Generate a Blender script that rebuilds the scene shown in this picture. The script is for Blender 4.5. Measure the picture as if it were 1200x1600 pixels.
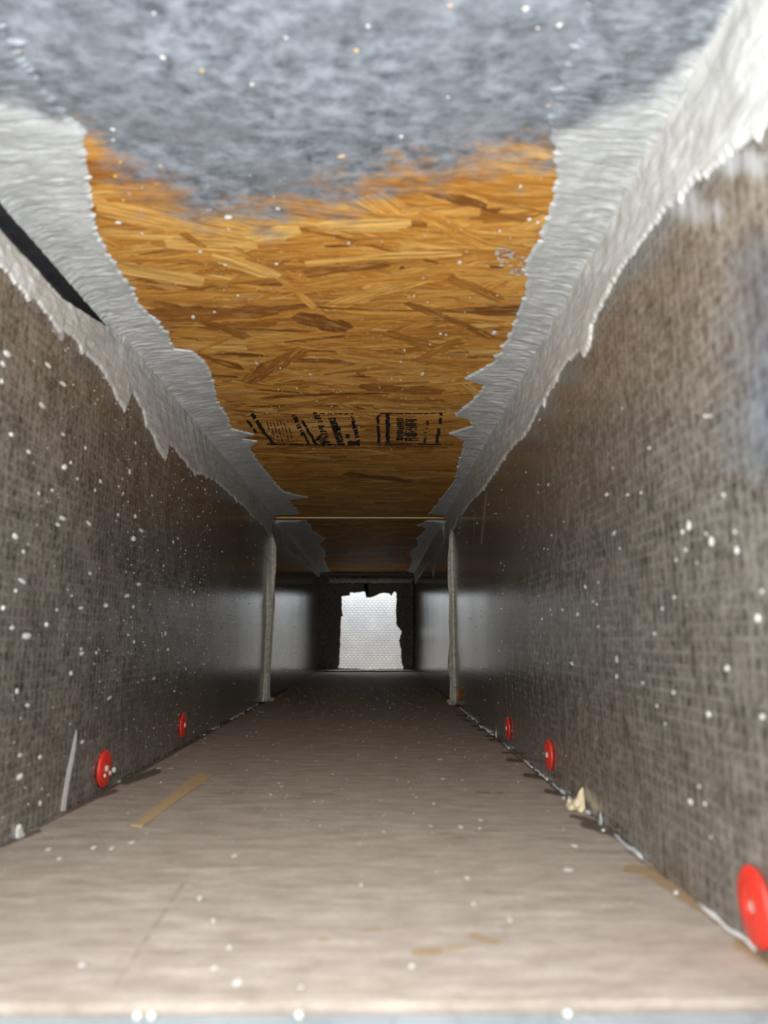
import bpy, math, random
import numpy as np
from mathutils import Vector, Matrix

for o in list(bpy.data.objects):
    bpy.data.objects.remove(o, do_unlink=True)
C = bpy.context.scene.collection
rng = random.Random(7)
nr = np.random.RandomState(11)

# ------------------------------------------------------------------ camera
FPX, IW, IH = 1155.0, 1200, 1600
CAM = Vector((0, 0, 0.12))
PITCH, YAW = math.atan(199 / FPX), -0.6 * math.pi / 180
cam_d = bpy.data.cameras.new('camera'); cam = bpy.data.objects.new('camera', cam_d); C.objects.link(cam)
cam.location = CAM; cam.rotation_euler = (math.pi / 2 + PITCH, 0, YAW)
cam_d.sensor_fit = 'VERTICAL'; cam_d.sensor_height = 36; cam_d.sensor_width = 27
cam_d.lens = 36 * FPX / IH; cam_d.clip_start = 0.005
cam_d.dof.use_dof = True; cam_d.dof.focus_distance = 1.15; cam_d.dof.aperture_fstop = cam_d.lens / 3.4
bpy.context.scene.camera = cam

# ------------------------------------------------------------------ light
vs = bpy.context.scene.view_settings
vs.view_transform = 'Standard'; vs.look = 'None'; vs.gamma = 1; vs.use_curve_mapping = False
vs.exposure = 0.0
w = bpy.data.worlds.new('daylight'); bpy.context.scene.world = w; w.use_nodes = True
w.node_tree.nodes['Background'].inputs[0].default_value = (0.95, 0.98, 1.0, 1)
w.node_tree.nodes['Background'].inputs[1].default_value = 5.9


def area(name, loc, target, size, power, col=(1, 1, 1), sy=None):
    l = bpy.data.lights.new(name, 'AREA'); l.energy = power; l.color = col; l.size = size
    if sy: l.shape = 'RECTANGLE'; l.size_y = sy
    o = bpy.data.objects.new(name, l); C.objects.link(o); o.location = loc
    o.rotation_euler = (Vector(target) - Vector(loc)).to_track_quat('-Z', 'Y').to_euler()
    return o


area('mouth_fill', (-0.05, -0.90, -0.30), (-0.03, 0.8, 0.36), 0.5, 9.5, (1.0, 0.95, 0.88))  # added unseen fill lamp, lifts the ceiling and walls from below
area('register_daylight', (-0.02, 3.06, 0.70), (-0.02, 3.13, 0.2), 0.20, 8.2, (0.95, 0.98, 1.0), 0.12)

# ------------------------------------------------------------------ duct size (metres)
XL, XR, H = -0.2198, 0.1488, 0.381      # left wall, right wall, ceiling height; floor at 0
Y0, YW, YJ, YK, YE = 0.274, 0.20, 1.50, 2.40, 2.90   # mouth, first joint, second joint, end plate
RM = cam.rotation_euler.to_matrix()


def ray(px, py):
    return RM @ Vector(((px - IW / 2) / FPX, -(py - IH / 2) / FPX, -1))


def hit(px, py, pl, off=0.0):
    d = ray(px, py)
    if pl == 'F': t = (off - CAM.z) / d.z
    elif pl == 'C': t = (H - off - CAM.z) / d.z
    elif pl == 'L': t = (XL + off) / d.x
    elif pl == 'R': t = (XR - off) / d.x
    else: t = (pl) / d.y
    return CAM + d * t


def project(P):
    q = (np.asarray(P) - np.array(CAM)) @ np.array(RM)
    return IW / 2 + FPX * q[:, 0] / -q[:, 2], IH / 2 - FPX * q[:, 1] / -q[:, 2]


# ------------------------------------------------------------------ noise helpers
def noise1(x, seed=0):
    x = np.asarray(x, float); i = np.floor(x).astype(int); f = x - i; f = f * f * (3 - 2 * f)
    h = lambda n: np.modf(np.abs(np.sin(n * 12.9898 + seed * 78.233) * 43758.5453))[0]
    return h(i) * (1 - f) + h(i + 1) * f


def noise2(x, y, seed=0):
    x = np.asarray(x, float); y = np.asarray(y, float)
    i = np.floor(x).astype(int); j = np.floor(y).astype(int); f = x - i; g = y - j
    f = f * f * (3 - 2 * f); g = g * g * (3 - 2 * g)
    h = lambda a, b: np.modf(np.abs(np.sin(a * 12.9898 + b * 78.233 + seed * 37.719) * 43758.5453))[0]
    return (h(i, j) * (1 - f) + h(i + 1, j) * f) * (1 - g) + (h(i, j + 1) * (1 - f) + h(i + 1, j + 1) * f) * g


# ------------------------------------------------------------------ object helpers
def link_mesh(name, verts, faces, mat, parent=None, smooth=True, attrs=None, uv=None):
    me = bpy.data.meshes.new(name)
    me.from_pydata([tuple(v) for v in verts], [], [tuple(f) for f in faces]); me.update()
    if smooth: me.polygons.foreach_set('use_smooth', [True] * len(me.polygons))
    for k, a in (attrs or {}).items():
        at = me.attributes.new(k, 'FLOAT', 'POINT'); at.data.foreach_set('value', np.asarray(a, np.float32))
    if uv is not None:
        l = me.uv_layers.new(name='UVMap')
        idx = np.zeros(len(me.loops), np.int32); me.loops.foreach_get('vertex_index', idx)
        l.data.foreach_set('uv', np.asarray(uv, np.float32)[idx].ravel())
    me.materials.append(mat)
    o = bpy.data.objects.new(name, me); C.objects.link(o)
    if parent: o.parent = parent
    return o


def tag(o, label, cat, group=None, kind=None):
    o['label'] = label; o['category'] = cat
    if group: o['group'] = group
    if kind: o['kind'] = kind
    return o


def empty(name, loc=(0, 0, 0)):
    o = bpy.data.objects.new(name, None); C.objects.link(o); o.location = loc; o.empty_display_size = 0.02
    return o


def box(name, x0, x1, y0, y1, z0, z1, mat, parent=None, bev=0.0):
    v = [(x, y, z) for x in (x0, x1) for y in (y0, y1) for z in (z0, z1)]
    f = [(0, 1, 3, 2), (4, 6, 7, 5), (0, 4, 5, 1), (2, 3, 7, 6), (0, 2, 6, 4), (1, 5, 7, 3)]
    o = link_mesh(name, v, f, mat, parent, smooth=False)
    if bev:
        m = o.modifiers.new('bevel', 'BEVEL'); m.width = bev; m.segments = 2
    return o


def grid_faces(nu, nv, flip=False):
    i, j = np.meshgrid(np.arange(nu - 1), np.arange(nv - 1), indexing='ij')
    a = (i * nv + j).ravel(); q = np.stack([a, a + nv, a + nv + 1, a + 1], 1)
    return (q[:, ::-1] if flip else q).tolist()


def slab(name, P, nrm, thick, mat, parent, attrs=None, flip=False):
    """P: (nu,nv,3) inner surface; closed with side walls and a back at thickness along -nrm."""
    nu, nv, _ = P.shape
    V = P.reshape(-1, 3); F = grid_faces(nu, nv, flip)
    ring = ([(i, 0) for i in range(nu)] + [(nu - 1, j) for j in range(1, nv)] +
            [(i, nv - 1) for i in range(nu - 2, -1, -1)] + [(0, j) for j in range(nv - 2, 0, -1)])
    ri = [i * nv + j for i, j in ring]; n0 = len(V)
    B = V[ri] - np.array(nrm) * thick; m = len(ri)
    V = np.vstack([V, B, V[ri]])          # own rim vertices, so the face keeps its flat normals at the border
    for k in range(m):
        a, b = n0 + m + k, n0 + m + (k + 1) % m; c, d = n0 + (k + 1) % m, n0 + k
        F.append((a, d, c, b) if flip else (a, b, c, d))
    F.append(list(range(n0, n0 + m)) if flip else list(range(n0 + m - 1, n0 - 1, -1)))
    A = {k: np.concatenate([np.ravel(v), np.ravel(v)[ri], np.ravel(v)[ri]]) for k, v in (attrs or {}).items()}
    o = link_mesh(name, V, F, mat, parent, smooth=False, attrs=A)
    o.data.polygons.foreach_set('use_smooth', [True] * ((nu - 1) * (nv - 1)) + [False] * (len(F) - (nu - 1) * (nv - 1)))
    return o


# ------------------------------------------------------------------ material helper
class Mat:
    def __init__(s, name, rough=0.6, spec=0.4):
        s.m = bpy.data.materials.new(name); s.m.use_nodes = True; s.nt = s.m.node_tree
        s.b = s.nt.nodes['Principled BSDF']; s.b.inputs['Roughness'].default_value = rough
        s.b.inputs['Specular IOR Level'].default_value = spec
        g = s.nt.nodes.new('ShaderNodeNewGeometry'); s.pos = g.outputs['Position']

    def n(s, t, **kw):
        x = s.nt.nodes.new(t)
        for k, v in kw.items():
            if hasattr(x, k): setattr(x, k, v)
        return x

    def put(s, sock, v):
        if isinstance(v, (int, float)): sock.default_value = v
        elif isinstance(v, (tuple, list)): sock.default_value = tuple(v) if len(v) == len(sock.default_value) else tuple(v) + (1,)
        else: s.nt.links.new(v, sock)

    def noise(s, scale, vec=(1, 1, 1), detail=4, rough=0.6, src=None, dist=0.0):
        mp = s.n('ShaderNodeMapping'); s.put(mp.inputs['Vector'], src or s.pos); mp.inputs['Scale'].default_value = vec
        x = s.n('ShaderNodeTexNoise'); s.put(x.inputs['Vector'], mp.outputs[0])
        x.inputs['Scale'].default_value = scale; x.inputs['Detail'].default_value = detail
        x.inputs['Roughness'].default_value = rough; x.inputs['Distortion'].default_value = dist
        return x.outputs['Fac']

    def ramp(s, fac, stops):
        r = s.n('ShaderNodeValToRGB'); e = r.color_ramp.elements
        while len(e) < len(stops): e.new(0.5)
        for el, (p, c) in zip(e, stops):
            el.position = p; el.color = (c, c, c, 1) if isinstance(c, (int, float)) else tuple(c) + (1,)
        s.put(r.inputs[0], fac); return r.outputs[0]

    def mix(s, fac, a, b, mode='MIX'):
        x = s.n('ShaderNodeMix'); x.data_type = 'RGBA'; x.blend_type = mode
        s.put(x.inputs[0], fac); s.put(x.inputs[6], a); s.put(x.inputs[7], b); return x.outputs[2]

    def math(s, op, a, b=0.0, clamp=False):
        x = s.n('ShaderNodeMath'); x.operation = op; x.use_clamp = clamp
        s.put(x.inputs[0], a); s.put(x.inputs[1], b); return x.outputs[0]

    def attr(s, name):
        x = s.n('ShaderNodeAttribute'); x.attribute_name = name; return x.outputs['Fac']

    def wave(s, axis, period, dist=0.0, dscale=4):
        x = s.n('ShaderNodeTexWave'); x.bands_direction = axis; s.put(x.inputs['Vector'], s.pos)
        x.inputs['Scale'].default_value = math.pi / 10 / period; x.inputs['Distortion'].default_value = dist
        x.inputs['Detail'].default_value = 2; x.inputs['Detail Scale'].default_value = dscale
        return x.outputs['Fac']

    def color(s, c): s.put(s.b.inputs['Base Color'], c); return s

    def rough(s, r): s.put(s.b.inputs['Roughness'], r); return s

    def bump(s, h, strength=0.3, dist=0.001):
        x = s.n('ShaderNodeBump'); x.inputs['Strength'].default_value = strength; x.inputs['Distance'].default_value = dist
        s.put(x.inputs['Height'], h); s.put(s.b.inputs['Normal'], x.outputs[0]); return s


# wall facing: dark grey-brown scrim-reinforced facing, glossy
def wall_mat():
    m = Mat('scrim_facing', 0.22, 1.0)
    th = m.ramp(m.wave('Y', 0.0075, 2.2, 30), [(0.5, 0), (0.95, 1)])
    tv = m.ramp(m.wave('Z', 0.0065, 1.0, 30), [(0.75, 0), (0.98, 1)])
    fine = m.noise(420, (1, 1, 0.6), 4, 0.65)
    mott = m.noise(80, (1, 1, 0.66), 6, 0.75)
    big = m.noise(9, (1, 1, 0.6), 4)
    c = m.mix(m.ramp(mott, [(0.36, 0), (0.66, 1)]), (0.036, 0.029, 0.022), (0.205, 0.182, 0.152))
    c = m.mix(m.math('MULTIPLY', m.ramp(fine, [(0.47, 0), (0.68, 1)]), 0.6), c, (0.34, 0.312, 0.272))
    c = m.mix(m.math('MULTIPLY', m.ramp(fine, [(0.35, 1), (0.50, 0)]), 0.55), c, (0.032, 0.026, 0.021))
    c = m.mix(m.math('MULTIPLY', m.ramp(big, [(0.4, 0), (0.7, 1)]), 0.35), c, (0.055, 0.044, 0.035))
    thr = m.math('MAXIMUM', m.math('MULTIPLY', th, 0.8), m.math('MULTIPLY', tv, m.ramp(m.noise(30, (1, 1, 1), 3), [(0.38, 0.35), (0.6, 1.0)])))
    c = m.mix(m.math('MULTIPLY', thr, m.math('MULTIPLY', mott, 0.62)), c, (0.34, 0.315, 0.275))
    bluegrey = m.ramp(m.math('ADD', m.attr('bluegrey'), m.math('MULTIPLY', m.math('SUBTRACT', m.noise(60), 0.5), 0.8)), [(0.1, 0), (0.9, 0.85)])
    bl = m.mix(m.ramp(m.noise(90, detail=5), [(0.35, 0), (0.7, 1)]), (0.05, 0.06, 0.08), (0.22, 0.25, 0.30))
    c = m.mix(bluegrey, c, bl)
    sm = m.ramp(m.math('ADD', m.attr('smear'), m.math('MULTIPLY', m.math('SUBTRACT', m.noise(120, (1, 1, .2)), 0.5), 0.9)), [(0.35, 0), (0.75, 1)])
    c = m.mix(sm, c, (0.50, 0.52, 0.53))
    m.color(c)
    hgt = m.math('ADD', m.math('MULTIPLY', thr, 0.5), m.math('MULTIPLY', fine, 0.8))
    m.rough(m.ramp(mott, [(0.3, 0.085), (0.75, 0.17)]))
    return m.bump(hgt, 0.2, 0.0004).m


def floor_mat():
    m = Mat('fibreboard_floor', 0.72, 0.25)
    st = m.noise(90, (0.35, 1.0, 1), 7, 0.72); sp = m.noise(420, (0.6, 1, 1), 3); big = m.noise(11, (1, 1, 1), 4)
    c = m.mix(m.ramp(st, [(0.3, 0), (0.72, 1)]), (0.25, 0.20, 0.16), (0.50, 0.43, 0.365))
    c = m.mix(m.math('MULTIPLY', m.ramp(sp, [(0.5, 0), (0.75, 1)]), 0.35), c, (0.20, 0.16, 0.13))
    c = m.mix(m.math('MULTIPLY', m.ramp(big, [(0.35, 0), (0.7, 1)]), 0.35), c, (0.34, 0.275, 0.225))
    nz = m.math('MULTIPLY', m.math('SUBTRACT', m.noise(130, (0.5, 1, 1), 5), 0.5), 0.9)
    tan = m.ramp(m.math('ADD', m.attr('tan'), nz), [(0.3, 0), (0.7, 1)])
    c = m.mix(m.math('MULTIPLY', tan, 0.8), c, (0.30, 0.20, 0.095))
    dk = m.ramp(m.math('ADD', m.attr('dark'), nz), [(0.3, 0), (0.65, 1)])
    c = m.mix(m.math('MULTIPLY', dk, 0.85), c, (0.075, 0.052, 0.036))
    m.color(c)
    return m.bump(m.math('ADD', st, sp), 0.25, 0.0006).m


def ceil_mat():   # board body + grey overspray near the mouth
    m = Mat('osb_board', 0.7, 0.2)
    st = m.noise(60, (0.12, 1, 1), 6, 0.7, dist=0.6)
    c = m.mix(m.ramp(st, [(0.3, 0), (0.7, 1)]), (0.26, 0.115, 0.030), (0.60, 0.34, 0.11))
    m.color(coat_nodes(m, c)); return m.bump(st, 0.3, 0.001).m


def coat_nodes(m, c):
    nz = m.math('MULTIPLY', m.math('SUBTRACT', m.noise(75, (0.6, 1, 1), 6, 0.65), 0.5), 1.5)
    k = m.ramp(m.math('ADD', m.attr('bluegrey'), nz), [(0.25, 0), (0.75, 1)])
    g = m.mix(m.ramp(m.noise(120, (0.7, 1, 1), 6, 0.7), [(0.34, 0), (0.66, 1)]), (0.075, 0.082, 0.092), (0.30, 0.325, 0.36))
    g = m.mix(m.math('MULTIPLY', m.ramp(m.noise(22, (1, 1, 1), 3), [(0.42, 0), (0.62, 1)]), 0.5), g, (0.16, 0.17, 0.185))
    return m.mix(k, c, g)


def strand_mat():
    m = Mat('wood_strand', 0.66, 0.22)
    uv = m.n('ShaderNodeUVMap'); uv.uv_map = 'UVMap'
    gr = m.noise(1.0, (16, 700, 1), 5, 0.75, src=uv.outputs[0], dist=0.35)
    gr2 = m.noise(1.0, (45, 230, 1), 4, 0.65, src=uv.outputs[0])
    wide = m.noise(38, (0.10, 1, 1), 6, 0.75, dist=0.5)
    t = m.math('ADD', m.attr('tint'), m.math('MULTIPLY', m.math('SUBTRACT', wide, 0.5), 0.9), True)
    c = m.ramp(t, [(0.0, (0.16, 0.055, 0.010)), (0.25, (0.40, 0.155, 0.022)), (0.6, (0.68, 0.315, 0.052)), (1.0, (0.88, 0.54, 0.16))])
    c = m.mix(m.ramp(gr, [(0.40, 0.85), (0.56, 0)]), c, (0.20, 0.075, 0.014))
    c = m.mix(m.math('MULTIPLY', m.ramp(gr2, [(0.5, 0), (0.72, 1)]), 0.45), c, (0.86, 0.55, 0.19))
    c = coat_nodes(m, c)
    m.color(c); return m.bump(gr, 0.4, 0.0005).m


def sealant_mat():
    m = Mat('grey_sealant', 0.5, 0.35)
    a = m.noise(35, (1, 1, 1), 5, 0.65)
    f = m.noise(330, (0.14, 1, 1), 4, 0.65)        # brushed across the board
    g = m.noise(330, (1, 0.10, 1), 4, 0.65)        # dragged along the wall
    wl = m.attr('onwall')
    ln = m.mix(wl, f, g)
    c = m.mix(m.ramp(a, [(0.3, 0), (0.7, 1)]), (0.38, 0.39, 0.387), (0.57, 0.575, 0.565))
    cw = m.mix(m.ramp(a, [(0.3, 0), (0.7, 1)]), (0.38, 0.365, 0.335), (0.58, 0.565, 0.535))
    c = m.mix(wl, c, cw)
    c = m.mix(m.math('MULTIPLY', m.ramp(ln, [(0.52, 0), (0.66, 1)]), 0.5), c, (0.26, 0.26, 0.255))
    c = m.mix(m.math('MULTIPLY', m.ramp(ln, [(0.34, 1), (0.46, 0)]), 0.5), c, (0.76, 0.76, 0.74))
    d = m.noise(140, (0.6, 1, 1), 6, 0.78)
    c = m.mix(m.math('MULTIPLY', m.ramp(d, [(0.62, 0), (0.68, 1)]), 0.7), c, (0.12, 0.12, 0.12))
    m.color(coat_nodes(m, c)); return m.bump(m.math('ADD', ln, a), 0.5, 0.0010).m


def plain(name, col, rough=0.6, spec=0.4, var=0.25, scale=60, bump=0.2):
    m = Mat(name, rough, spec); n = m.noise(scale, (1, 1, 1), 5, 0.65)
    m.color(m.mix(m.ramp(n, [(0.3, 0), (0.7, 1)]), tuple(x * (1 - var) for x in col), tuple(min(1, x * (1 + var)) for x in col)))
    return m.bump(n, bump, 0.0008).m


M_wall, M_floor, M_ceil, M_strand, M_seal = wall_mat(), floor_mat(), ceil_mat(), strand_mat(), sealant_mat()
M_core = plain('slot_shade_dark', (0.085, 0.085, 0.09), 0.95, 0.1)
M_white = plain('pale_fleck', (0.64, 0.62, 0.58), 0.6, 0.3, 0.1, 300)
M_tanf = plain('tan_fleck', (0.62, 0.42, 0.24), 0.6, 0.3, 0.15, 300)
M_yel = plain('amber_fleck', (0.62, 0.38, 0.08), 0.4, 0.5, 0.15, 300)
M_bead = plain('clear_grey_bead', (0.74, 0.69, 0.58), 0.35, 0.5, 0.35, 160, 0.5)
M_red = plain('red_plastic', (0.72, 0.035, 0.02), 0.35, 0.5, 0.08, 200, 0.05)
M_orange = plain('orange_plastic', (0.70, 0.16, 0.015), 0.35, 0.5, 0.08, 200, 0.05)
M_pin = plain('steel_pin', (0.55, 0.52, 0.44), 0.4, 0.5, 0.15, 300)
M_ink = plain('black_stamp_ink', (0.018, 0.012, 0.008), 0.6, 0.3, 0.3, 200)
M_inkb = plain('faded_stamp_ink', (0.085, 0.042, 0.018), 0.6, 0.3, 0.3, 200)
M_splint = plain('tan_splinter', (0.46, 0.33, 0.18), 0.7, 0.2, 0.15, 200)
M_foam = plain('cream_foam', (0.66, 0.55, 0.36), 0.7, 0.2, 0.2, 250)
M_plate = plain('dark_end_plate', (0.13, 0.118, 0.10), 0.75, 0.25, 0.5, 90, 0.8)
M_ridge = plain('dull_sealant_ridge', (0.34, 0.31, 0.26), 0.6, 0.3, 0.4, 90, 0.6)
M_edge = plain('raw_board_edge', (0.66, 0.50, 0.26), 0.7, 0.2, 0.2, 200)
M_board2 = plain('dark_osb_ink', (0.02, 0.012, 0.008), 0.7, 0.2)


def sill_mat():
    m = Mat('galvanised_sill', 0.45, 0.5); a = m.noise(30, (1, 1, 1), 5, 0.6); v = m.noise(18, (1, 1, 1), 3, dist=1.5)
    c = m.mix(m.ramp(a, [(0.3, 0), (0.7, 1)]), (0.24, 0.27, 0.285), (0.34, 0.37, 0.385))
    c = m.mix(m.ramp(v, [(0.48, 0), (0.5, 0.5), (0.52, 0)]), c, (0.18, 0.20, 0.215))
    return m.color(c).m


def foil_mat():
    m = Mat('scrim_foil', 0.42, 0.5)
    br = m.n('ShaderNodeTexBrick'); mp = m.n('ShaderNodeMapping'); m.put(mp.inputs['Vector'], m.pos)
    mp.inputs['Rotation'].default_value = (math.pi / 2, 0, 0); m.put(br.inputs['Vector'], mp.outputs[0])
    br.inputs['Scale'].default_value = 1; br.inputs['Brick Width'].default_value = 0.017; br.inputs['Row Height'].default_value = 0.0105
    br.inputs['Mortar Size'].default_value = 0.0016; br.inputs['Mortar Smooth'].default_value = 0.3
    ln = br.outputs['Fac']
    sp = m.noise(230, (1, 1, 1), 4, 0.7); a = m.noise(14, (1, 1, 1), 4)
    c = m.mix(m.ramp(a, [(0.3, 0), (0.7, 1)]), (0.66, 0.68, 0.70), (0.84, 0.85, 0.85))
    c = m.mix(m.math('MULTIPLY', ln, 0.6), c, (0.28, 0.29, 0.30))
    c = m.mix(m.math('MULTIPLY', m.ramp(sp, [(0.57, 0), (0.64, 1)]), 0.7), c, (0.22, 0.22, 0.23))
    m.color(c)
    return m.bump(m.math('MULTIPLY', ln, -1.0), 0.5, 0.001).m


M_sill, M_foil = sill_mat(), foil_mat()


def gspace(a, b, n):
    return a * (b / a) ** np.linspace(0, 1, n)


def seg_mask(px, py, blobs):
    """max over soft strokes (x0,y0,x1,y1,half width,gain) authored in photo pixels"""
    out = np.zeros_like(px)
    for x0, y0, x1, y1, r, g in blobs:
        dx, dy = x1 - x0, y1 - y0; L = dx * dx + dy * dy + 1e-6
        t = np.clip(((px - x0) * dx + (py - y0) * dy) / L, 0, 1)
        d = np.hypot(px - x0 - t * dx, (py - y0 - t * dy) * 1.6)
        out = np.maximum(out, g * np.clip(1.3 - d / r, 0, 1))
    return out


# ------------------------------------------------------------------ floor
floor = tag(empty('floor'), 'grey-brown fibreboard bottom of the duct, pale at the mouth', 'floor', kind='structure')
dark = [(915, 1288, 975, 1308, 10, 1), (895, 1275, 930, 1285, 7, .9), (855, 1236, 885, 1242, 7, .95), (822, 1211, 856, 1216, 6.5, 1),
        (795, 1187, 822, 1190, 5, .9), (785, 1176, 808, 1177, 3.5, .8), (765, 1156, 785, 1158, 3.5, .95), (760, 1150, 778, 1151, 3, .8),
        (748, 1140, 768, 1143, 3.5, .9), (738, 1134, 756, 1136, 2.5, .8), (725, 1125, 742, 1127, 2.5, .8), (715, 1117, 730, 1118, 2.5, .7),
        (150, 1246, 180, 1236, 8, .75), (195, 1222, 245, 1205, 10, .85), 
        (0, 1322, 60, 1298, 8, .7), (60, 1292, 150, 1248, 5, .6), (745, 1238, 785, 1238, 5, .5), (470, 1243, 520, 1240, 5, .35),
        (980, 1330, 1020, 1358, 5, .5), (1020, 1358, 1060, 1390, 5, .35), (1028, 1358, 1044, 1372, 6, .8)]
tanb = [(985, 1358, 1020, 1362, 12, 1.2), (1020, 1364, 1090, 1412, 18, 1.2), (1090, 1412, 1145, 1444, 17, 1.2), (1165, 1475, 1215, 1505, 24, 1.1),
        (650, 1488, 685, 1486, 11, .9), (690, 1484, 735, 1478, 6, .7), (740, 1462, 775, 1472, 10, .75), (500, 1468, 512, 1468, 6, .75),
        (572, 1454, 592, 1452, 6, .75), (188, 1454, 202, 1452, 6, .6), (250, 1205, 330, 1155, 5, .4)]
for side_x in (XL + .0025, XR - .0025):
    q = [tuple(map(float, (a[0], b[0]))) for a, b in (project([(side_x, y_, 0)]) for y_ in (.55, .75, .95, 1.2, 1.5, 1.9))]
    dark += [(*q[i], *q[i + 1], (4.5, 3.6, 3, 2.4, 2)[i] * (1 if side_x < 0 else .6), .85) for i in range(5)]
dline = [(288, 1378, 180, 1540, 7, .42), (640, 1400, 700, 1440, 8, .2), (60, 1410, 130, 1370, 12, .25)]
for k, (a, b, n) in enumerate(((Y0, YK, 520), (YK + 0.0015, YE + 0.34, 60))):
    ys = gspace(a, b, n); xs = np.linspace(XL - 0.0168, XR + 0.0168, 330 if k == 0 else 40)
    Yg, Xg = np.meshgrid(ys, xs, indexing='ij')
    if k == 0: Yg = Yg - 0.003 * (1 - (Xg - XL) / (XR - XL)) * np.exp(-(Yg - Y0) * 8)
    Z = (noise2(Xg * 60, Yg * 160, 3) - 0.5) * 0.0005
    P = np.stack([Xg, Yg, Z], 2); px, py = project(P.reshape(-1, 3))
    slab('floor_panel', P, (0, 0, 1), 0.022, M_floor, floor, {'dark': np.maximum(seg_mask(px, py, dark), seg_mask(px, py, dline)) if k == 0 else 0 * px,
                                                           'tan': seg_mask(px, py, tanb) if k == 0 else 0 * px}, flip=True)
box('threshold_strip', XL + 0.002, XR - 0.002, 2.80, 2.885, 0.0006, 0.006, M_plate, floor, 0.001)

# ------------------------------------------------------------------ ceiling: two OSB boards with strands
ceiling = tag(empty('ceiling', (0, 0, H)), 'orange-brown strand board forming the top of the duct', 'ceiling', kind='structure')
ZC = H
cb_x = [-200, 100, 140, 200, 300, 400, 500, 600, 700, 865, 1400]
cb_y = [200, 190, 215, 270, 325, 338, 322, 290, 258, 235, 225]


def coat_mask(P):
    px, py = project(P)
    return np.clip((np.interp(px, cb_x, cb_y) - py) / 150 + 0.5, -0.6, 1.6)


def cparent(o):
    o.parent = ceiling; o.matrix_parent_inverse = Matrix.Translation((0, 0, -H)); return o


for k, (a, b, n) in enumerate(((YW, 1.58, 260), (1.5815, YE, 80))):
    ys = gspace(a, b, n); xs = np.linspace(XL - 0.0168, XR + 0.0168, 60)
    Yg, Xg = np.meshgrid(ys, xs, indexing='ij')
    P = np.stack([Xg, Yg, np.full_like(Xg, ZC - (0.0028 if k else 0))], 2)
    cparent(slab('strand_board', P, (0, 0, -1), 0.016, M_ceil, None, {'bluegrey': coat_mask(P.reshape(-1, 3))}, flip=False))
e = box('board_edge', XL + 0.002, XR - 0.002, 1.5795, 1.5815, ZC - 0.0032, ZC + 0.001, M_edge); cparent(e)


def strand_shape(cx, cy, ang, L, W, seed):
    r = random.Random(seed); n = 7; top, bot = [], []
    for i in range(n):
        t = -0.5 + i / (n - 1); wv = W * 0.5 * (0.72 + 0.35 * r.random())
        if i in (0, n - 1): wv *= 0.35 + 0.5 * r.random()
        tt = t * L + (r.random() - 0.5) * L * 0.05; bend = 0.04 * L * math.sin(t * 3 + seed)
        top.append((tt, bend + wv)); bot.append((tt, bend - wv * (0.8 + 0.4 * r.random())))
    pts = bot + top[::-1]
    ca, sa = math.cos(ang), math.sin(ang)
    return [(cx + x * ca - y * sa, cy + x * sa + y * ca) for x, y in pts], pts


def strands(name, items, parent_z):
    V, F, T, U = [], [], [], []
    for (cx, cy, ang, L, W, tint, dz, seed) in items:
        w_, loc = strand_shape(cx, cy, ang, L, W, seed)
        b = len(V); n = len(w_) // 2
        for (x, y), (u, v) in zip(w_, loc):
            x = min(max(x, XL + 0.001), XR - 0.001)
            V.append((x, y, parent_z - dz)); T.append(tint); U.append((u + seed * 0.37 % 7, v + (seed * 0.113) % 5))
        for i in range(n - 1):
            F.append((b + i, b + 2 * n - 1 - i, b + 2 * n - 2 - i, b + i + 1))
    V = np.array(V)
    o = link_mesh(name, V, F, M_strand, None, smooth=False, attrs={'tint': T, 'bluegrey': coat_mask(V)}, uv=U)
    return cparent(o)


for k, (a, b, n) in enumerate(((YW, 1.575, 2400), (1.585, YE - 0.01, 700))):
    items = []
    for i in range(n):
        cy = a + 0.004 + (b - a - 0.008) * (rng.random() ** 1.35)
        L = rng.uniform(0.05, 0.15); W = rng.uniform(0.003, 0.014) if rng.random() < .85 else rng.uniform(.014, .026)
        ang = rng.gauss(0, 0.20) if rng.random() < 0.85 else rng.uniform(-1.1, 1.1)
        cy = min(max(cy, a + 0.01 + abs(math.sin(ang)) * L / 2), b - 0.01 - abs(math.sin(ang)) * L / 2)
        t = min(1, max(0, rng.gauss(0.60, 0.17))) if rng.random() < 0.91 else rng.uniform(0.0, 0.25)
        items.append((rng.uniform(XL, XR), cy, ang, L, W, t, 0.0001 + 0.0006 * i / n, i + k * 5000))
    o = strands('wood_strands', items, ZC - (0.0028 if k else 0)); o['kind'] = 'stuff'
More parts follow.
